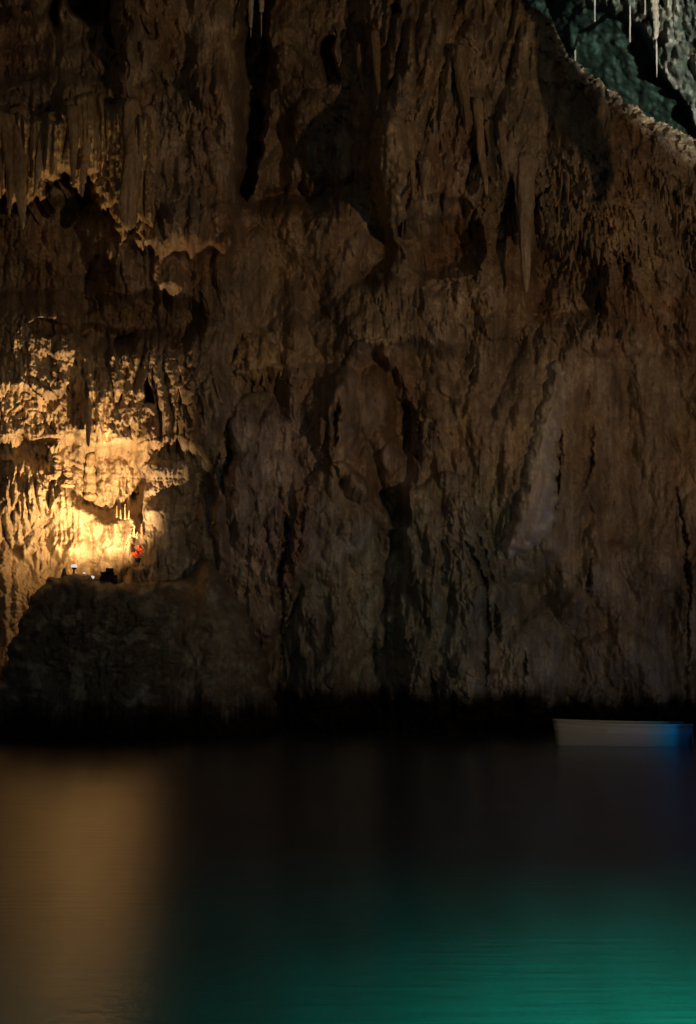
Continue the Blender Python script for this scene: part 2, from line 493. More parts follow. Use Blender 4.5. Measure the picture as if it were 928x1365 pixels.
ST = 1.25
us = np.arange(-70, 1000, ST); vs_ = np.arange(-70, 1012, ST)
UU, VV = np.meshgrid(us, vs_)
RW = wall_relief(UU, VV)
pts = pix(UU, VV, BASE - RW)
WALL_V = np.stack(list(pts), -1).reshape(-1, 3)
keep = (VV > rim_v(UU) - 2) | (UU < 640)
fc = grid_faces(len(vs_), len(us), keep)
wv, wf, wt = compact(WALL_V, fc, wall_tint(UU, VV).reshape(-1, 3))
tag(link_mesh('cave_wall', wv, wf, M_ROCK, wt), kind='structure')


def relief_at(u, v):
    iu = int(round((u + 70) / ST)); iv = int(round((v + 70) / ST))
    return float(RW[min(max(iv, 0), RW.shape[0] - 1), min(max(iu, 0), RW.shape[1] - 1)])


def relief_near(u, v, r=8):
    return max(relief_at(u + du, v + dv) for du in (-r, 0, r) for dv in (-r, 0, r))


# ------------------------------------------------------------------ roof of the cave behind and above the rim (upper right)
def roof_depth(u, v):
    e = np.interp(u, rim_x, rim_y, right=250) - v            # pixels above the rim
    nu = 16 * perlin(u / 60., v / 60., 120) + 6 * perlin(u / 18., v / 18., 121)
    d = 37.0 - 0.04 * np.clip(e, -60, 400)
    # lit, crusted brow that comes down towards the viewer
    brow = np.interp(u + nu, [700, 760, 800, 840, 870, 900, 915, 940, 1100], [-20, 2, 14, 32, 70, 120, 165, 190, 230])
    k = ss(-5, 14, brow - v - 0.2 * nu)
    d -= 1.1 * k
    d -= 0.8 * billow(u / 46., v / 46., 4, 130, 0.42)
    d -= 0.5 * k * flutes(u, v, 10, 50, 133, 6) + 0.35 * k * fringe(u, v, 7, 34, 134, 0.6)
    d -= 0.16 * fbm(u / 12., v / 14., 3, 136)
    return d, k


def roof_sheet():
    st = 2.0
    us = np.arange(640, 1140, st); vs2 = np.arange(-140, 262, st)
    u, v = np.meshgrid(us, vs2)
    d, k = roof_depth(u, v)
    p = np.stack(list(pix(u, v, d)), -1).reshape(-1, 3)
    t = np.empty(u.shape + (3,))
    n = fbm(u / 30., v / 30., 4, 140)
    t[...] = np.array([0.055, 0.105, 0.085])  # teal rock tone also holds painted green water light and recess shade
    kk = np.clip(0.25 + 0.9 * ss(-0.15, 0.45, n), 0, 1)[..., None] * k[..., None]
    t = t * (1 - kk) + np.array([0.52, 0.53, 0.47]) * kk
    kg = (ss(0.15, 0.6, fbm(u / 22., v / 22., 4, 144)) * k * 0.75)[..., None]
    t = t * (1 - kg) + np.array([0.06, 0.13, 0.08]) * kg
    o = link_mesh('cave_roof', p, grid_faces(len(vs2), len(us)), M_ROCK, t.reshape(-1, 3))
    return tag(o, kind='structure')


roof_sheet()


# ------------------------------------------------------------------ coarse rest of the cavern: side walls, vault, sea floor
def sheet(name, fn, nu, nv, tint, material=M_ROCK):
    a, b = np.meshgrid(np.linspace(0, 1, nu), np.linspace(0, 1, nv))
    x, y, z = fn(a, b)
    p = np.stack([x, y, z], -1).reshape(-1, 3)
    t = np.tile(np.array(tint), (len(p), 1))
    return tag(link_mesh(name, p, grid_faces(nv, nu), material, t), kind='structure')


def side(sgn, x_far, x_mid, x_near):
    def fn(a, b):
        y = 39 - a * 50
        z = -5 + b * 39
        x = np.interp(a, [0, 0.25, 0.6, 1], [x_far, x_mid, x_mid + 1.5, x_near])
        n = 2.6 * fbm(y / 9., z / 12., 4, 150 + int(sgn)) + 1.2 * billow(y / 3., z / 6., 3, 155)
        return sgn * (x + n * np.clip(a * 6, 0.15, 1) - 4.0 * ss(0.65, 1.0, b)), y + 0 * x, z
    return fn


sheet('cave_wall_left', side(-1.0, 10.6, 17, 14), 110, 90, (0.33, 0.28, 0.21))
sheet('cave_wall_right', side(1.0, 19, 20, 17), 110, 90, (0.33, 0.28, 0.21))
sheet('cave_vault', lambda a, b: ((a - 0.5) * 46, 42 - b * 53, 33.5 - 14 * (a - 0.5) ** 2 + 1.6 * fbm(a * 6, b * 7, 4, 160)), 90, 90, (0.3, 0.27, 0.22))


def floor_fn(a, b):
    x = (a - 0.5) * 46; y = -9 + b * 46
    z = -4.0 - 0.13 * fbm(x / 3., y / 3., 4, 170) - 0.12 * np.clip(y - 14, 0, 30)
    return x, y, z


sheet('sea_floor', floor_fn, 160, 160, (0.42, 0.43, 0.46))

# ------------------------------------------------------------------ water: still lagoon smoothed by the long exposure
m, nt, b = mat('lagoon_water')
N, L = nt.nodes, nt.links
N.remove(b)
gl = N.new('ShaderNodeBsdfGlossy'); gl.inputs['Color'].default_value = (0.86, 0.93, 1.0, 1); gl.inputs['Roughness'].default_value = 0.155; gl.inputs['Anisotropy'].default_value = 0.45
tv = N.new('ShaderNodeCombineXYZ'); tv.inputs[0].default_value = 1.0; L.new(tv.outputs[0], gl.inputs['Tangent'])
rf = N.new('ShaderNodeBsdfRefraction'); rf.inputs['Color'].default_value = (0.85, 1, 1, 1); rf.inputs['Roughness'].default_value = 0.16; rf.inputs['IOR'].default_value = 1.33
fr_ = N.new('ShaderNodeFresnel'); fr_.inputs['IOR'].default_value = 1.56
mx = N.new('ShaderNodeMixShader')
L.new(fr_.outputs[0], mx.inputs[0]); L.new(rf.outputs[0], mx.inputs[1]); L.new(gl.outputs[0], mx.inputs[2]); L.new(mx.outputs[0], N['Material Output'].inputs['Surface'])
ge = N.new('ShaderNodeNewGeometry')
mp = N.new('ShaderNodeMapping'); mp.inputs['Scale'].default_value = (0.5, 5.0, 1)
nz = N.new('ShaderNodeTexNoise'); nz.inputs['Scale'].default_value = 2.2; nz.inputs['Detail'].default_value = 5; nz.inputs['Roughness'].default_value = 0.6
bp = N.new('ShaderNodeBump'); bp.inputs['Strength'].default_value = 0.6; bp.inputs['Distance'].default_value = 0.025
L.new(ge.outputs['Position'], mp.inputs[0]); L.new(mp.outputs[0], nz.inputs[0]); L.new(nz.outputs[0], bp.inputs['Height']); L.new(bp.outputs[0], gl.inputs['Normal']); L.new(bp.outputs[0], rf.inputs['Normal'])
M_WATER = m
va = N.new('ShaderNodeVolumeAbsorption'); va.inputs['Color'].default_value = (0.0, 0.74, 0.80, 1); va.inputs['Density'].default_value = 1.0
L.new(va.outputs[0], N['Material Output'].inputs['Volume'])
WX, WY0, WY1, WZ = 24, -10, 42, -14
tag(link_mesh('water', [(-WX, WY0, 0), (WX, WY0, 0), (WX, WY1, 0), (-WX, WY1, 0), (-WX, WY0, WZ), (WX, WY0, WZ), (WX, WY1, WZ), (-WX, WY1, WZ)],
              [(0, 1, 2, 3), (7, 6, 5, 4), (0, 4, 5, 1), (1, 5, 6, 2), (2, 6, 7, 3), (3, 7, 4, 0)], M_WATER, smooth=False), kind='structure')


# ------------------------------------------------------------------ rock bodies standing in front of the wall: relief patches with rounded flanks
def body(name, poly, depth_fn, back, label, cat, tint_fn, material=M_ROCK, st=1.5, edge=40.0, power=0.5, noise=4.0, skirt=1.0):
    poly = list(poly)
    xs = [p[0] for p in poly]; ys = [p[1] for p in poly]
    us = np.arange(min(xs) - 8, max(xs) + 8, st); vv = np.arange(min(ys) - 8, max(ys) + 8, st)
    u, v = np.meshgrid(us, vv)
    s = polysdf(u + noise * perlin(u / 14., v / 14., 200) + 0.4 * noise * perlin(u / 5., v / 6., 201), v + noise * perlin(u / 12., v / 14., 202), poly)
    k = np.clip(s / edge, 0, 1)
    prof = (1 - (1 - k) ** 2) ** power
    front = depth_fn(u, v)
    d = back(u, v) + (front - back(u, v)) * prof
    p = np.stack(list(pix(u, v, d)), -1).reshape(-1, 3)
    f = grid_faces(len(vv), len(us), s > -st * 1.2)
    a, f, t = compact(p, f, tint_fn(u, v).reshape(-1, 3))
    # flanks run back into the wall behind
    e = np.concatenate([f[:, [0, 1]], f[:, [1, 2]], f[:, [2, 3]], f[:, [3, 0]]])
    key = np.sort(e, 1)
    _, inv, cnt = np.unique(key, axis=0, return_inverse=True, return_counts=True)
    be = e[cnt[inv.ravel()] == 1]
    bv = np.unique(be)
    new = np.full(len(a), -1, np.int64); new[bv] = len(a) + np.arange(len(bv))
    a = np.vstack([a, a[bv] + np.array([0, skirt, -0.03 * skirt])])
    t = np.vstack([t, t[bv]])
    f = np.vstack([f, np.stack([be[:, 1], be[:, 0], new[be[:, 0]], new[be[:, 1]]], -1)])
    o = link_mesh(name, a, f, material, t)
    zmin = a[:, 2].min()
    c = a[np.argmin(a[:, 2])]
    recentre(o, (float(a[:, 0].mean()), float(a[:, 1].mean()), float(zmin)))
    return tag(o, label, cat)


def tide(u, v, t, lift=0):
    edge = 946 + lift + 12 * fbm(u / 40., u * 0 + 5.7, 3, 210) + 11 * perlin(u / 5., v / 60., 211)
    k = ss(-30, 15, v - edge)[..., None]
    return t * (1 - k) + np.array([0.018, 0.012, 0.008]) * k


def mound_depth(u, v):
    d = 26.2 + 1.9 * ss(170, 265, u) - 0.0035 * (v - 770)
    d -= 0.75 * ss(0, 1, 1 - np.abs(u - 277 - 0.06 * (v - 740)) / (6 + 0.42 * np.clip(v - 738, 0, 260))) - 0.25 * dome(u, v, 120, 930, 150, 150)
    d -= 0.35 * billow(u / 40., v / 50., 4, 220) + 0.06 * fbm(u / 9., v / 14., 4, 222)
    d -= 0.10 * box(u, v, 60, 340, 860, 1000, 20) * flutes(u, v, 10, 120, 224, 6)
    d -= 0.25 * box(u, v, 60, 240, 800, 900, 20) * billow(u / 22., v / 11., 3, 225)
    return d


def mound_tint(u, v):
    t = np.empty(u.shape + (3,)); t[...] = np.array([0.16, 0.15, 0.115])
    kc = (0.8 * ss(215, 270, u))[..., None]
    t = t * (1 - kc) + np.array([0.30, 0.27, 0.20]) * kc
    k = (ss(0.0, 0.6, fbm(u / 30., v / 22., 4, 230)) * 0.8)[..., None]
    t = t * (1 - k) + np.array([0.40, 0.41, 0.34]) * k
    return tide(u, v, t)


body('rock_mound', [(-60, 1010), (-60, 930), (2, 905), (10, 880), (12, 862), (24, 842), (27, 824), (38, 810), (42, 796), (54, 782), (66, 770), (78, 771), (92, 766), (104, 765), (118, 770), (132, 776), (150, 779), (166, 776), (182, 780), (204, 777), (232, 776), (252, 766), (266, 748), (278, 741), (290, 752), (306, 780), (330, 815), (350, 870), (366, 940), (378, 1010)],
     mound_depth, lambda u, v: 27.0 + 2.5 * ss(170, 260, u), 'dark rounded rock mound rising from the water under the lit alcove', 'rock', mound_tint, edge=34, noise=4, skirt=6.0)


def back_wall(u, v):
    return BASE - wall_relief_s(u, v) + 0.35


_blur = None


def wall_relief_s(u, v):
    """wall relief smoothed, read from the grid"""
    global _blur
    if _blur is None:
        k = 15
        c = np.cumsum(np.cumsum(np.pad(RW, ((k, k), (k, k)), 'edge'), 0), 1)
        n = 2 * k
        _blur = np.zeros_like(RW)
        s = (c[n:, n:] - c[:-n, n:] - c[n:, :-n] + c[:-n, :-n]) / (n * n)
        _blur[:s.shape[0], :s.shape[1]] = s
    iu = np.clip(((u + 70) / ST).astype(int), 0, RW.shape[1] - 1); iv = np.clip(((v + 70) / ST).astype(int), 0, RW.shape[0] - 1)
    return _blur[iv, iu]


def tint_const(c, var=0.1):
    def fn(u, v):
        t = np.empty(u.shape + (3,)); t[...] = np.array(c)
        return t * (1 + var * fbm(u / 25., v / 60., 4, 250))[..., None]
    return fn


# the great curtain, upper left: sheets of fused stalactites with a jagged hem
def curtain_poly(top, hem, u0, u1, seed, jag):
    pts = list(top)
    xs = np.arange(u1, u0, -3.0)
    base = np.interp(xs, [h[0] for h in hem], [h[1] for h in hem])
    j = jag * (perlin(xs / 13., xs * 0 + 0.3, seed) + 0.7 * perlin(xs / 6., xs * 0 + 0.8, seed + 1))
    return pts + [(float(x), float(y)) for x, y in zip(xs, base + j)]


def curtain_depth(u, v):
    s_ = 0.35 * ss(125, 165, v) + 0.004 * np.clip(270 - v, 0, 160)
    return BASE - wall_relief_s(u, np.full_like(v, 205.0)) - 0.75 - s_ - 0.65 * flutes(u, v, 15, 300, 280, 5) - 0.30 * flutes(u, v, 6, 220, 281, 4) - 0.05 * fbm(u / 6., v / 10., 3, 282)


body('flowstone_curtain', curtain_poly([(-60, 140), (-10, 138), (4, 142), (30, 140), (36, 154), (54, 150), (74, 154), (80, 138), (96, 124), (124, 118), (140, 124), (148, 140), (158, 132), (176, 130), (190, 142), (204, 156)],
     [(-60, 270), (0, 275), (26, 296), (48, 268), (66, 248), (84, 236), (104, 258), (118, 250), (136, 280), (160, 306), (190, 308), (208, 280)], -60, 208, 5, 30),
     curtain_depth, lambda u, v: BASE - wall_relief_s(u, v) + 0.3, 'wide brown curtain of fused stalactites across the upper left wall', 'flowstone', tint_const((0.47, 0.37, 0.22), 0.25), M_ROCK, st=1.25, edge=13, power=0.5, noise=5)
# pale tongue of flowstone
body('flowstone_tongue', [(728, 492), (740, 478), (757, 492), (760, 540), (748, 590), (744, 640), (743, 690), (728, 722), (706, 738), (676, 746), (664, 736), (672, 700), (690, 655), (704, 590), (716, 540)],
     lambda u, v: BASE - wall_relief_s(u, v) - 0.7 - 0.12 * flutes(u + 0.3 * (v - 600), v, 12, 240, 260, 6) - 0.05 * fbm(u / 12., v / 26., 3, 262), back_wall,
     'pale smooth tongue of flowstone sloping down the right-hand wall', 'flowstone', tint_const((0.62, 0.59, 0.50)), M_ROCK_SMOOTH, edge=24, power=0.7, noise=5)
# hanging lobe left of the arch, with a ragged lower hem
body('flowstone_lobe', [(322, 446), (340, 436), (360, 442), (372, 458), (379, 486), (377, 510), (371, 500), (367, 516), (360, 504), (354, 524), (347, 506), (340, 526), (334, 508), (328, 518), (322, 500), (317, 512), (313, 484), (316, 462)],
     lambda u, v: BASE - wall_relief_s(u, v) - 0.45 - 0.35 * flutes(u, v, 8, 90, 265, 4) - 0.004 * (v - 440) - 0.2 * fringe(u, v, 5, 30, 266, 0.6), back_wall,
     'ochre hanging lobe of flowstone with ragged hem left of the arched recess', 'flowstone', tint_const((0.55, 0.43, 0.25), 0.3), M_ROCK, edge=24, power=0.55, noise=6)
# broad fluted column above the centre
body('flowstone_column', [(494, 168), (508, 150), (530, 148), (545, 165), (551, 215), (548, 262), (540, 292), (524, 308), (508, 300), (496, 262), (490, 215)],
     lambda u, v: BASE - wall_relief_s(u, v) - 1.0 - 0.12 * flutes(u, v, 9, 160, 268, 5) - 0.08 * fbm(u / 9., v / 14., 3, 269), back_wall,
     'broad tan column of flowstone hanging above the centre of the wall', 'flowstone', tint_const((0.52, 0.42, 0.28), 0.2), M_ROCK, edge=20, power=0.5, noise=5)


# ------------------------------------------------------------------ stalactites, straws and stalagmites
def taper_mesh(name, a, b_, r0, r1, material, tint, seg=26, rings=34, seed=0, lump=0.12, knob=0.0, curve=1.0, flare=0.0, flat=1.0):
    """irregular fluted taper from a (thick end) to b_ (tip); origin at a"""
    a = Vector(a); b_ = Vector(b_)
    ax = b_ - a; ln = ax.length
    z = ax.normalized(); x = z.cross(Vector((0, 1, 0))).normalized(); y = z.cross(x)
    t = np.linspace(0, 1, rings)[:, None]; th = np.linspace(0, 2 * np.pi, seg, endpoint=False)[None, :]
    rad = r1 + (r0 - r1) * (1 - t) ** curve + flare * r0 * np.exp(-t * 9)
    s = seed * 3.7
    fl = 1 + lump * (perlin(np.cos(th) * 1.9 + s, np.sin(th) * 1.9 + t * 3 + s, seed) + 0.7 * np.abs(perlin(np.cos(th) * 4 + s, np.sin(th) * 4 + t * 5, seed + 5)))
    fl = fl * (1 + 0.25 * lump * perlin(t * ln * 5 + s, np.cos(th) * 2, seed + 9)) * (1 + knob * np.abs(np.sin(t * ln * 11 + perlin(t * 9, t * 0 + s, 3))))
    fl = fl * (1 + 0.55 * lump * (np.abs(perlin(np.cos(th) * 5 + s, np.sin(th) * 5 + t * 1.2, seed + 13)) - 0.3)) * (1 + 0.35 * lump * perlin(t * ln * 14 + s, np.cos(th) * 3 + np.sin(th) * 2, seed + 17))
    rad = rad * fl * np.clip((t + 0.003) * 13, 0, 1) ** 0.5
    rad[-1] *= 0.25
    wx = 0.35 * r0 * perlin(t * 2.5 + s, t * 0 + 1.5, seed) * t; wy = 0.35 * r0 * perlin(t * 2.5 + s, t * 0 + 7.5, seed) * t
    cx = rad * np.cos(th) + wx; cy = rad * np.sin(th) * flat + wy
    p = np.array(x)[None, None] * cx[..., None] + np.array(y)[None, None] * cy[..., None] + np.array(z)[None, None] * (t * ln + 0 * th)[..., None]
    p = p.reshape(-1, 3)
    i = np.arange(rings * seg).reshape(rings, seg)
    j = np.roll(i, -1, 1)
    f = np.stack([i[:-1], i[1:], j[1:], j[:-1]], -1).reshape(-1, 4)
    # end caps
    n0 = len(p)
    p = np.vstack([p, [[0, 0, 0]], [list(z * ln * 1.005)]])
    cap0 = np.stack([i[0], j[0], np.full(seg, n0), np.full(seg, n0)], -1)
    cap1 = np.stack([j[-1], i[-1], np.full(seg, n0 + 1), np.full(seg, n0 + 1)], -1)
    o = link_mesh(name, p, f, material, np.tile(np.array(tint), (len(p), 1)) * (1 + 0.12 * rng.standard_normal((len(p), 1))))
    o.location = a
    # caps as real triangles
    me = o.data
    import bmesh
    bm = bmesh.new(); bm.from_mesh(me); bm.verts.ensure_lookup_table()
    for row, c in ((i[0], n0), (i[-1], n0 + 1)):
        for q in range(seg):
            tri = (int(row[q]), int(row[(q + 1) % seg]), c)
            if c == n0 + 1: tri = (tri[1], tri[0], tri[2])
            try:
                fa = bm.faces.new([bm.verts[w] for w in tri]); fa.smooth = True
            except ValueError:
                pass
    bm.to_mesh(me); bm.free()
    return o


TAN = (0.50, 0.38, 0.23); BRN = (0.42, 0.32, 0.205); CREAM = (0.58, 0.46, 0.29)


def stalactite(u0, v0, u1, v1, w, label, out=0.35, group=None, tint=TAN, seed=0, curve=0.9, knob=0.0, material=M_ROCK, lump=0.3, tipw=0.1, name='stalactite', cat='stalactite', depth=None, flat=0.85, root=-0.25):
    dep = depth if depth is not None else BASE - relief_near(u0, v0 + 6, 5) - out
    if depth is None:
        a = P(u0, v0, dep + out - root)
    else:
        a = P(u0, v0, dep)
    e = P(u1, v1, dep)
    k = dep / F
    o = taper_mesh(name, a, e, w * 0.5 * k, w * 0.5 * k * tipw, material, tint, seed=seed, curve=curve, knob=knob, lump=lump, flare=0.25, flat=flat)
    return tag(o, label, cat, group)


S = stalactite
# the great curtain, upper left
S(26, 142, 27, 304, 30, 'longest thick stalactite of the upper left curtain, tapering to a pale tip', 1.85, root=0.9, seed=1, curve=0.7)
S(8, 150, 15, 290, 17, 'stalactite at the photo left edge, left of the longest one in the curtain', 1.80, root=0.9, seed=2, curve=0.7)
S(0, 165, 2, 262, 13, 'short stalactite cut by the left photo edge in the upper curtain', 1.70, root=0.9, seed=3)
S(60, 160, 46, 266, 15, 'leaning stalactite just right of the longest one in the upper left curtain', 1.80, root=0.9, seed=4, curve=0.75, tint=CREAM)
S(72, 150, 70, 236, 17, 'short broad stalactite between the leaning one and the knobbly one', 1.65, root=0.9, seed=5)
S(96, 140, 100, 248, 18, 'plain stalactite immediately left of the knobbly ridged stalactite', 1.60, root=0.9, seed=6, curve=0.7)
S(117, 170, 109, 262, 13, 'knobbly ridged stalactite in the middle of the upper left curtain', 1.85, root=0.9, seed=7, knob=0.35, curve=0.6, tint=CREAM)
S(132, 165, 131, 216, 12, 'short ribbed stalactite right of the knobbly one in the curtain', 1.80, root=0.9, seed=8, knob=0.4)
S(150, 178, 151, 268, 16, 'stalactite just left of the wide straight pillar in the upper curtain', 1.60, root=0.9, seed=9, curve=0.6)
S(174, 132, 175, 306, 27, 'wide straight fluted pillar stalactite closing the curtain on the right', 1.45, root=0.9, seed=10, curve=0.35, tipw=0.6, lump=0.45)
S(198, 140, 199, 300, 18, 'narrow fluted pillar stalactite right of the wide straight one', 1.30, root=0.9, seed=11, curve=0.4, tipw=0.5, lump=0.4)
# upper centre and right
S(701, 205, 699, 390, 31, 'large pointed pale stalactite hanging free on the right-hand wall', 1.0, root=-0.3, seed=12, curve=0.75, tint=(0.50, 0.42, 0.31), lump=0.35)
S(612, 60, 622, 180, 22, 'thick slab-like stalactite high in the centre drapery', 1.00, root=0.1, seed=13, curve=0.5, tint=BRN)
S(636, 130, 648, 262, 15, 'long narrow drapery blade left of the large pointed stalactite', 1.10, root=0.1, seed=14, curve=0.5, tint=TAN)
S(652, 160, 662, 250, 12, 'slim drapery blade second from the large pointed stalactite', 1.10, root=0.1, seed=15, curve=0.5, tint=TAN)
S(668, 160, 676, 244, 12, 'slim drapery blade nearest left of the large pointed stalactite', 1.10, root=0.1, seed=16, curve=0.6, tint=BRN)
S(566, 215, 566, 268, 15, 'short pale stalactite right of the broad tan column', 1.20, root=0.1, seed=17, curve=0.6, tint=CREAM)
S(545, 160, 553, 262, 13, 'thin stalactite hugging the right side of the broad tan column', 1.10, root=0.1, seed=18, curve=0.5)
S(478, 60, 484, 120, 16, 'stalactite at the left end of the centre drapery beside the dark niche', 1.00, root=0.1, seed=19, tint=BRN)
S(500, 40, 506, 140, 14, 'long brown stalactite above the broad tan column', 1.00, root=0.1, seed=20, tint=BRN, curve=0.6)
S(746, 150, 748, 222, 14, 'stalactite on the wall left of the tall black shadow', 0.3, seed=21, tint=BRN, curve=0.6)
S(22, 12, 23, 40, 14, 'short thick stalactite left of the top left hollow', 1.20, root=0.1, seed=22, tint=BRN)
S(45, 4, 46, 30, 13, 'dark stalactite inside the hollow at the top left corner', 1.20, root=0.1, seed=23, tint=BRN)

# icicle-like fringe on the right-hand wall: alike, nothing tells them apart
fr = [(x, y) for x, y in zip(rng.uniform(742, 922, 90), rng.uniform(212, 330, 90)) if not (760 < x < 805 and y < 250)]
fr = [(x, y) for x, y in fr if y > np.interp(x, rim_x, rim_y) + 40]
for i, (x, y) in enumerate(fr):
    ln = random.uniform(14, 40)
    S(x, y, x + random.uniform(-1.5, 1.5), y + ln, random.uniform(4, 8), 'short brown stalactite in the bristling fringe on the right-hand wall', random.uniform(-0.05, 0.2), 'short stalactites on the right wall', BRN, seed=100 + i, curve=0.7)

# lit alcove
S(118, 538, 118, 596, 9, 'slender lit stalactite hanging over the knobbly stalagmite column', 0.5, seed=30, tint=CREAM, curve=0.4)


def stalagmite(u, v_base, v_tip, w, label, out, group=None, tint=CREAM, seed=0, knob=0.0, curve=0.6, tipw=0.3):
    dep = BASE - relief_near(u, v_base, 4) - out
    a = P(u, v_base, dep); e = P(u, v_tip, dep); e.y = a.y
    k = dep / F
    o = taper_mesh('stalagmite', a, e, w * .5 * k, w * .5 * k * tipw, M_ROCK, tint, seed=seed, knob=knob, curve=curve, lump=0.3, flare=0.4)
    return tag(o, label, 'stalagmite', group)


stalagmite(121, 668, 604, 13, 'knobbly stalagmite column on the sloping shelf of the lit alcove', 0.05, seed=40, knob=0.3, curve=0.35, tipw=0.5)
stalagmite(76, 640, 604, 15, 'stubby pointed stalagmite on the shelf left of the knobbly column', 0.0, seed=41, knob=0.4)
stalagmite(90, 650, 622, 12, 'small stalagmite between the stubby one and the knobbly column', 0.0, seed=42, knob=0.4)
for i, (x, y0, y1) in enumerate([(156, 690, 674), (161, 692, 679), (167, 693, 671), (172, 692, 680)]):
    stalagmite(x, y0, y1, 2.2, 'candle-thin stalagmite on the bright right end of the alcove shelf', 0.05, 'candle-like stalagmites on the shelf', seed=50 + i, knob=0.2)
for i, (x, y0, y1) in enumerate([(179, 716, 700), (183, 718, 696), (189, 717, 698)]):
    stalagmite(x, y0, y1, 3.4, 'tiny pale stalagmite standing just above the red flower', 0.1, 'tiny stalagmites above the flower', seed=60 + i)
stalagmite(85, 772, 757, 7, 'small dark stalagmite stub on the mound beside the white lamp', 2.6, tint=(0.2, 0.16, 0.11), seed=70)

# white pair hanging in the dark cleft at the top
for (u0, u1, vt, w, lab, sd) in [(335, 334.5, 38, 6.5, 'left white stalactite of the pair hanging before the black cleft', 80), (349, 348.5, 16, 8.0, 'right thicker white stalactite of the pair hanging before the black cleft', 81)]:
    root = S(u0, -26, u1, vt, w, lab, depth=27.6, tint=(0.66, 0.62, 0.54), seed=sd, curve=0.5, tipw=0.55, lump=0.35, knob=0.15)
    tipo = taper_mesh('straw_tip', P(u1, vt - 1, 27.6), P(u1, 50, 27.6), 0.022, 0.014, M_ROCK, (0.7, 0.67, 0.6), seg=8, rings=6, seed=sd)
    tipo.location = tipo.location - root.location
    tipo.parent = root
# soda straws of the lit roof
for (u, v0, v1, dpt, lab) in [(793, -12, 29, 31.0, 'leftmost thin white straw hanging from the lit roof'), (840, 6, 57, 30.0, 'thin white straw second of the row under the lit roof'),
                              (860, -10, 20, 30.0, 'short white straw between the two longest ones under the roof'), (767, 66, 98, 31.2, 'faint straw hanging over the black shadow by the roof edge')]:
    dpt = float(roof_depth(np.array([[float(u)]]), np.array([[max(v0, -100.0)]]))[0][0, 0]) - 0.2
    S(u, v0, u, v1, 2.2, lab, depth=dpt, tint=(0.7, 0.68, 0.6), seed=int(u), curve=0.3, tipw=0.7, lump=0.15, name='straw_stalactite')
DR = float(roof_depth(np.array([[873.0]]), np.array([[-4.0]]))[0][0, 0]) - 0.3
root = S(873, -6, 875, 52, 9, 'longest straw on a ribbed white stalactite under the lit roof', depth=DR, tint=(0.66, 0.62, 0.52), seed=91, curve=0.5, tipw=0.35, knob=0.3)
tipo = taper_mesh('straw_tip', P(875, 50, DR), P(876, 103, DR), 0.03, 0.02, M_ROCK, (0.72, 0.7, 0.62), seg=8, rings=6, seed=9)
tipo.location = tipo.location - root.location
tipo.parent = root

# heavy stalactites beyond the right edge of the view, between the right-hand floodlight and the wall
def hang_to_shade(u, v, t, length, r, label, seed):
    w = P(u, v, BASE - relief_at(u, v))
    tip = FLOOD_RIGHT + (w - FLOOD_RIGHT) * t
    top = tip + Vector((0.1, 0.3, length))
    o = taper_mesh('stalactite', top, tip, r, r * 0.06, M_ROCK, BRN, seed=seed, curve=0.9, lump=0.2)
    return tag(o, label, 'stalactite')


hang_to_shade(783, 262, 0.62, 6.0, 1.15, 'massive stalactite hanging from the vault by the right-hand wall', 95)
hang_to_shade(764, 185, 0.62, 4.5, 0.45, 'slimmer stalactite beside the massive one by the right-hand wall', 96)

# ------------------------------------------------------------------ floodlights
def simple(name, color, rough=0.5, metal=0.0, emit=None, strength=0):
    m, nt, b = mat(name)
    nz = nt.nodes.new('ShaderNodeTexNoise'); nz.inputs['Scale'].default_value = 22
    rp = nt.nodes.new('ShaderNodeValToRGB')
    rp.color_ramp.elements[0].color = tuple(c * 0.75 for c in color) + (1,); rp.color_ramp.elements[1].color = tuple(min(1, c * 1.15) for c in color) + (1,)
    nt.links.new(nz.outputs[0], rp.inputs[0]); nt.links.new(rp.outputs[0], b.inputs['Base Color'])
    b.inputs['Roughness'].default_value = rough; b.inputs['Metallic'].default_value = metal
    if emit:
        b.inputs['Emission Color'].default_value = emit + (1,); b.inputs['Emission Strength'].default_value = strength
    return m


M_DARK = simple('dark_metal', (0.03, 0.03, 0.03), 0.5, 0.6)
M_LENS = simple('lit_lens', (0.9, 0.9, 0.85), 0.3, 0, (1.0, 0.8, 0.5), 6)
M_WHITE = simple('white_enamel', (0.85, 0.84, 0.8), 0.35, 0, (1.0, 0.95, 0.85), 0.7)

import bmesh
from mathutils import Matrix


def part(name, parent, parts, material, bevel=0.0):
    """parts: list of ('box', size, loc, rot) / ('cyl', r0, r1, depth, loc, rot)"""
    bm = bmesh.new()
    for p in parts:
        t = bmesh.new()
        if p[0] == 'box':
            bmesh.ops.create_cube(t, size=1)
            M = Matrix.Translation(p[2]) @ Matrix.Rotation(p[3][2], 4, 'Z') @ Matrix.Rotation(p[3][1], 4, 'Y') @ Matrix.Rotation(p[3][0], 4, 'X') @ Matrix.Diagonal((*p[1], 1))
        else:
            bmesh.ops.create_cone(t, cap_ends=True, segments=20, radius1=p[1], radius2=p[2], depth=p[3])
            M = Matrix.Translation(p[4]) @ Matrix.Rotation(p[5][2], 4, 'Z') @ Matrix.Rotation(p[5][1], 4, 'Y') @ Matrix.Rotation(p[5][0], 4, 'X')
        bmesh.ops.transform(t, matrix=M, verts=t.verts)
        if bevel:
            bmesh.ops.bevel(t, geom=t.edges[:], offset=bevel, segments=2, affect='EDGES', profile=0.6)
        me = bpy.data.meshes.new('t'); t.to_mesh(me); t.free(); bm.from_mesh(me); bpy.data.meshes.remove(me)
    me = bpy.data.meshes.new(name); bm.to_mesh(me); bm.free()
    me.materials.append(material)
    o = bpy.data.objects.new(name, me); COL.objects.link(o)
    o.parent = parent
    return o


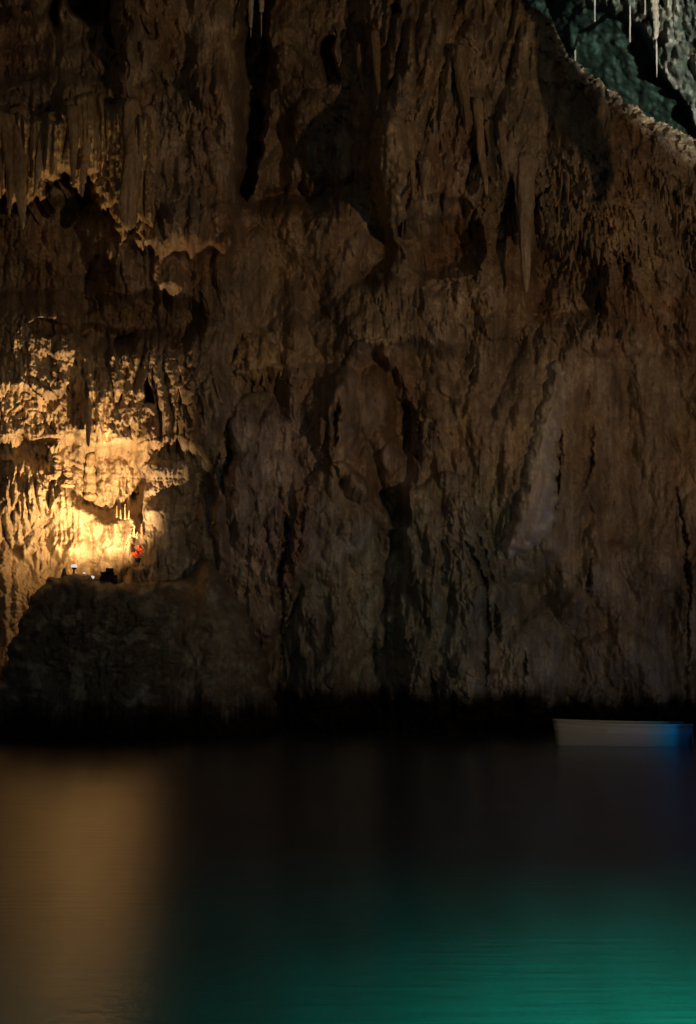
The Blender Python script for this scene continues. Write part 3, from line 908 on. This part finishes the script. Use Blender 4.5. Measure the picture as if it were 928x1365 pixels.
def empty(name, loc, rz=0):
    o = bpy.data.objects.new(name, None); COL.objects.link(o)
    o.location = loc; o.rotation_euler = (0, 0, rz)
    return o


def floodlight(loc, aim, scale, label):
    """housing behind its own lens; loc is the lens centre"""
    aim = Vector(aim).normalized()
    rz = math.atan2(aim.y, aim.x) - math.pi / 2
    tilt = math.asin(aim.z)
    base = Vector(loc) - Vector((0, 0, 0.30 * scale))
    root = empty('floodlight', base, rz)
    tag(root, label, 'floodlight')
    c = Vector((0, 0, 0.30 * scale)); ax = Vector((0, math.cos(tilt), math.sin(tilt)))
    s = scale
    h = part('housing', root, [('box', (0.40 * s, 0.16 * s, 0.28 * s), c - ax * 0.17 * s, (tilt, 0, 0)), ('box', (0.26 * s, 0.10 * s, 0.18 * s), c - ax * 0.30 * s, (tilt, 0, 0))], M_DARK, 0.012 * s)
    part('lens', root, [('box', (0.34 * s, 0.01 * s, 0.22 * s), c - ax * 0.085 * s, (tilt, 0, 0))], M_LENS)
    part('bracket', root, [('box', (0.03 * s, 0.05 * s, 0.30 * s), (-0.22 * s, -0.1 * s, 0.15 * s), (0, 0, 0)), ('box', (0.03 * s, 0.05 * s, 0.30 * s), (0.22 * s, -0.1 * s, 0.15 * s), (0, 0, 0)), ('box', (0.47 * s, 0.09 * s, 0.03 * s), (0, -0.1 * s, 0.0), (0, 0, 0))], M_DARK)
    return root


def boulder(loc, rx, ry, rz, seed, label):
    th, ph = np.meshgrid(np.linspace(0, 2 * np.pi, 48, endpoint=False), np.linspace(0.02, np.pi - 0.02, 30))
    x = np.cos(th) * np.sin(ph); y = np.sin(th) * np.sin(ph); z = np.cos(ph)
    n = 1 + 0.25 * fbm(x * 1.7 + 5, y * 1.7 + z * 1.3, 4, seed)
    p = np.stack([x * rx * n, y * ry * n, np.minimum(z, 0.8) * rz / 0.8], -1).reshape(-1, 3)
    i = np.arange(30 * 48).reshape(30, 48); jj = np.roll(i, -1, 1)
    f = np.stack([i[:-1], i[1:], jj[1:], jj[:-1]], -1).reshape(-1, 4)
    o = link_mesh('boulder', p, f, M_ROCK, np.tile(np.array([0.25, 0.22, 0.17]), (len(p), 1)))
    o.location = loc
    return tag(o, label, 'boulder')


boulder((11.9, 1.1, 0.0), 2.2, 1.6, 1.75, 400, 'flat-topped boulder by the near right shore carrying two floodlights')
floodlight(FLOOD_RIGHT, Vector((1.5, 30, 17.5)) - FLOOD_RIGHT, 1.6, 'large floodlight on a rock at the right shore beyond the photo edge')
floodlight(FLOOD_ROOF, P(955, 20, 30.0) - FLOOD_ROOF, 1.0, 'floodlight on the boulder at the right shore beyond the right photo edge')
# the ledge lamp seen from behind: a dark box with a smaller box on top
fl = empty('floodlight', P(143, 777, 27.2))
tag(fl, 'dark floodlight seen from behind on the mound before the bright alcove', 'floodlight')
part('housing', fl, [('box', (0.33, 0.12, 0.26), (0, 0.0, 0.15), (R(-18), 0, 0))], M_DARK, 0.015)
part('ballast_box', fl, [('box', (0.20, 0.10, 0.12), (0.07, -0.06, 0.33), (R(-10), 0, R(6)))], M_DARK, 0.012)
part('visor', fl, [('box', (0.37, 0.10, 0.02), (-0.01, 0.02, 0.27), (R(-18), 0, 0))], M_DARK)
part('added_beam_plate', fl, [('box', (0.16, 0.012, 0.24), (0.105, 0.35, 0.12), (0, 0, 0)), ('box', (0.012, 0.30, 0.10), (0.19, 0.20, 0.10), (0, 0, 0))], M_DARK)  # unseen plates added to cut off the right side of the beam
part('bracket', fl, [('box', (0.025, 0.05, 0.22), (-0.19, 0, 0.06), (0, 0, 0)), ('box', (0.025, 0.05, 0.22), (0.19, 0, 0.06), (0, 0, 0)), ('box', (0.41, 0.07, 0.03), (0, 0, -0.03), (0, 0, 0))], M_DARK)
ul = empty('uplight', ADDED_UPLIGHT + Vector((0.06, -0.04, -0.1)))
tag(ul, 'small added unseen uplight behind the crest of the mound facing the left wall', 'uplight')
part('housing', ul, [('cyl', 0.07, 0.09, 0.14, (0.02, -0.02, 0.04), (0, R(-70), R(-30)))], M_DARK)
part('foot', ul, [('box', (0.12, 0.12, 0.02), (0.02, -0.02, -0.09), (0, 0, 0)), ('cyl', 0.02, 0.02, 0.12, (0.02, -0.02, -0.03), (0, 0, 0))], M_DARK)
# white dish lamp on a post
wl = empty('lamp', P(98.5, 767, 27.2))
tag(wl, 'small lamp with a white round dish on a dark post on the mound', 'lamp')
part('post', wl, [('cyl', 0.028, 0.022, 0.22, (0, 0, 0.10), (0, 0, 0)), ('cyl', 0.035, 0.075, 0.05, (0, 0, 0.185), (0, 0, 0))], M_DARK)
part('dish', wl, [('cyl', 0.075, 0.088, 0.055, (0, 0, 0.237), (0, 0, 0)), ('cyl', 0.088, 0.05, 0.03, (0, 0, 0.28), (0, 0, 0))], M_WHITE)
w2 = empty('lamp', P(112, 771, 27.2))
tag(w2, 'tiny white lamp between the white dish lamp and the floodlight', 'lamp')
part('post', w2, [('cyl', 0.018, 0.014, 0.13, (0, 0, 0.06), (0, 0, 0))], M_DARK)
part('dish', w2, [('cyl', 0.03, 0.034, 0.04, (0, 0, 0.145), (0, 0, 0))], M_WHITE)
w3 = empty('lamp', P(123.5, 775, 27.2), R(20))
tag(w3, 'tiny tilted cream lamp head just left of the floodlight', 'lamp')
part('post', w3, [('cyl', 0.018, 0.014, 0.10, (0, 0, 0.04), (0, 0, 0))], M_DARK)
part('dish', w3, [('cyl', 0.035, 0.045, 0.05, (0, 0, 0.11), (R(30), R(20), 0))], M_WHITE)

# ------------------------------------------------------------------ red flower in its niche
dn = BASE - relief_near(184, 735, 10) - 0.05
pl = empty('flowering_plant', P(184, 747, dn))
tag(pl, 'red leafy flower in the dark niche right of the bright alcove', 'plant')
M_PETAL = simple('red_petal', (0.62, 0.07, 0.025), 0.55)
M_LEAF = simple('green_leaf', (0.05, 0.09, 0.03), 0.6)


def leaf_mesh(ln, w):
    me = bpy.data.meshes.new('petal')
    vs = []; fs = []
    prof = [0.12, 0.65, 1.0, 0.8, 0.4, 0.02]
    for i, k in enumerate(prof):
        y = ln * i / 5; bend = -0.25 * ln * (i / 5) ** 2
        vs += [(-w * k, y, bend + 0.02), (0, y, bend), (w * k, y, bend + 0.02)]
    for i in range(5):
        q = i * 3
        fs += [(q, q + 3, q + 4, q + 1), (q + 1, q + 4, q + 5, q + 2)]
    me.from_pydata(vs, [], fs); me.update()
    return me


pm = leaf_mesh(0.17, 0.045); pm.materials.append(M_PETAL)
lm = leaf_mesh(0.16, 0.05); lm.name = 'leaf'; lm.materials.append(M_LEAF)
for i in range(22):
    o = bpy.data.objects.new('petal', pm); COL.objects.link(o); o.parent = pl
    a = random.uniform(0, 6.283); r = random.uniform(0, 0.08)
    o.location = (r * math.cos(a), -0.10 + random.uniform(-0.06, 0.03), 0.25 + r * math.sin(a) * 1.2)
    o.rotation_euler = (random.uniform(0.5, 2.3), a + random.uniform(-0.5, 0.5), random.uniform(-2.4, 2.4))
for i in range(10):
    o = bpy.data.objects.new('leaf', lm); COL.objects.link(o); o.parent = pl
    o.location = (random.uniform(-0.06, 0.06), -0.03, 0.12 + random.uniform(0, 0.15))
    o.rotation_euler = (random.uniform(-0.3, 1.2), 0, random.uniform(-3, 3))
part('stem', pl, [('cyl', 0.02, 0.012, 0.34, (0, -0.02, 0.1), (R(8), 0, 0))], M_LEAF)
part('pot', pl, [('cyl', 0.06, 0.085, 0.12, (0, 0.0, 0.0), (0, 0, 0))], M_DARK)

# ------------------------------------------------------------------ rowing boat
bt = empty('rowing_boat', P(830, 992, 24.6), R(-4))
bt.scale = (0.93, 0.93, 0.93)
tag(bt, 'pale rowing boat with turquoise stern lying on the dark water at right', 'boat')
m, nt, b = mat('boat_paint')
tcn = nt.nodes.new('ShaderNodeTexCoord'); sx = nt.nodes.new('ShaderNodeSeparateXYZ'); rp = nt.nodes.new('ShaderNodeValToRGB'); mr = nt.nodes.new('ShaderNodeMapRange')
mr.inputs[1].default_value = -1.7; mr.inputs[2].default_value = 1.7
nt.links.new(tcn.outputs['Object'], sx.inputs[0]); nt.links.new(sx.outputs[0], mr.inputs[0]); nt.links.new(mr.outputs[0], rp.inputs[0])
cr = rp.color_ramp
cr.elements[0].position = 0.0; cr.elements[0].color = (0.55, 0.52, 0.40, 1)
cr.elements[1].position = 1.0; cr.elements[1].color = (0.01, 0.06, 0.13, 1)
for pos, c in ((0.62, (0.58, 0.56, 0.44, 1)), (0.74, (0.22, 0.60, 0.66, 1)), (0.84, (0.03, 0.55, 0.80, 1)), (0.90, (0.01, 0.12, 0.24, 1))):
    e = cr.elements.new(pos); e.color = c
nt.links.new(rp.outputs[0], b.inputs['Base Color']); b.inputs['Roughness'].default_value = 0.55
M_BOAT = m
M_WOOD = simple('boat_wood', (0.16, 0.10, 0.05), 0.6)


def hull():
    n, mseg = 36, 12
    vs = []; 
    for i in range(n + 1):
        t = i / n; x = -1.68 + 3.36 * t
        w = 0.66 * (np.sin(np.pi * (0.06 + 0.80 * t)) ** 0.55) if t < 0.999 else 0.45
        w = 0.66 * min(1.0, (t / 0.35) ** 0.55 if t < 0.35 else 1.0) * (1 - 0.32 * max(0, (t - 0.6) / 0.4) ** 2) + 0.01
        top = 0.50 + 0.10 * (1 - t) ** 3 + 0.02 * t
        for j in range(mseg + 1):
            s = -1 + 2 * j / mseg
            y = w * np.sign(s) * abs(s) ** 0.6
            z = -0.18 + (top + 0.18) * abs(s) ** 2.6
            rk = (z + 0.18) / 0.7
            vs.append((x - 0.07 * rk * max(0, 1 - t / 0.25) + 0.10 * (rk - 1) * max(0, (t - 0.8) / 0.2), y, z))
    fs = []
    for i in range(n):
        for j in range(mseg):
            q = i * (mseg + 1) + j
            fs.append((q, q + 1, q + mseg + 2, q + mseg + 1))
    return np.array(vs), np.array(fs), n, mseg


hv, hf, n_, ms = hull()
ho = link_mesh('hull', hv, hf, M_BOAT, parent=bt)
so = ho.modifiers.new('thickness', 'SOLIDIFY'); so.thickness = 0.035
# gunwale follows the hull edge
for sgn, col in ((1, ms), (-1, 0)):
    line = hv[col::ms + 1]
    vs = []; fs = []
    for i, p in enumerate(line):
        for dy, dz in ((-0.035, -0.015), (0.035, -0.015), (0.035, 0.03), (-0.035, 0.03)):
            vs.append((p[0], p[1] + dy, p[2] + dz))
    for i in range(len(line) - 1):
        for k in range(4):
            fs.append((i * 4 + k, i * 4 + (k + 1) % 4, i * 4 + 4 + (k + 1) % 4, i * 4 + 4 + k))
    link_mesh('gunwale', vs, fs, M_BOAT, parent=bt, smooth=False)
for lev in (0.55, 0.25):
    for sgn in (1, -1):
        j = ms if sgn > 0 else 0
        vs = []; fs = []
        top = hv[j::ms + 1]; low = hv[(j - sgn)::ms + 1]
        line = low + (top - low) * lev
        for p in line:
            o_ = 0.012 * sgn
            for dy, dz in ((-o_, -0.012), (o_ * 1.6, -0.012), (o_ * 1.6, 0.012), (-o_, 0.012)):
                vs.append((p[0], p[1] + dy, p[2] + dz))
        for i in range(len(line) - 1):
            for k in range(4):
                fs.append((i * 4 + k, i * 4 + (k + 1) % 4, i * 4 + 4 + (k + 1) % 4, i * 4 + 4 + k))
        link_mesh('strake', vs, fs, M_BOAT, parent=bt, smooth=False)
part('transom', bt, [('box', (0.03, 0.86, 0.42), (1.66, 0, 0.28), (0, 0, 0))], M_BOAT)
for x in (-0.7, 0.2, 1.05):
    part('thwart', bt, [('box', (0.24, 0.84 if x < 0 else 0.96, 0.03), (x, 0, 0.36), (0, 0, 0))], M_WOOD)
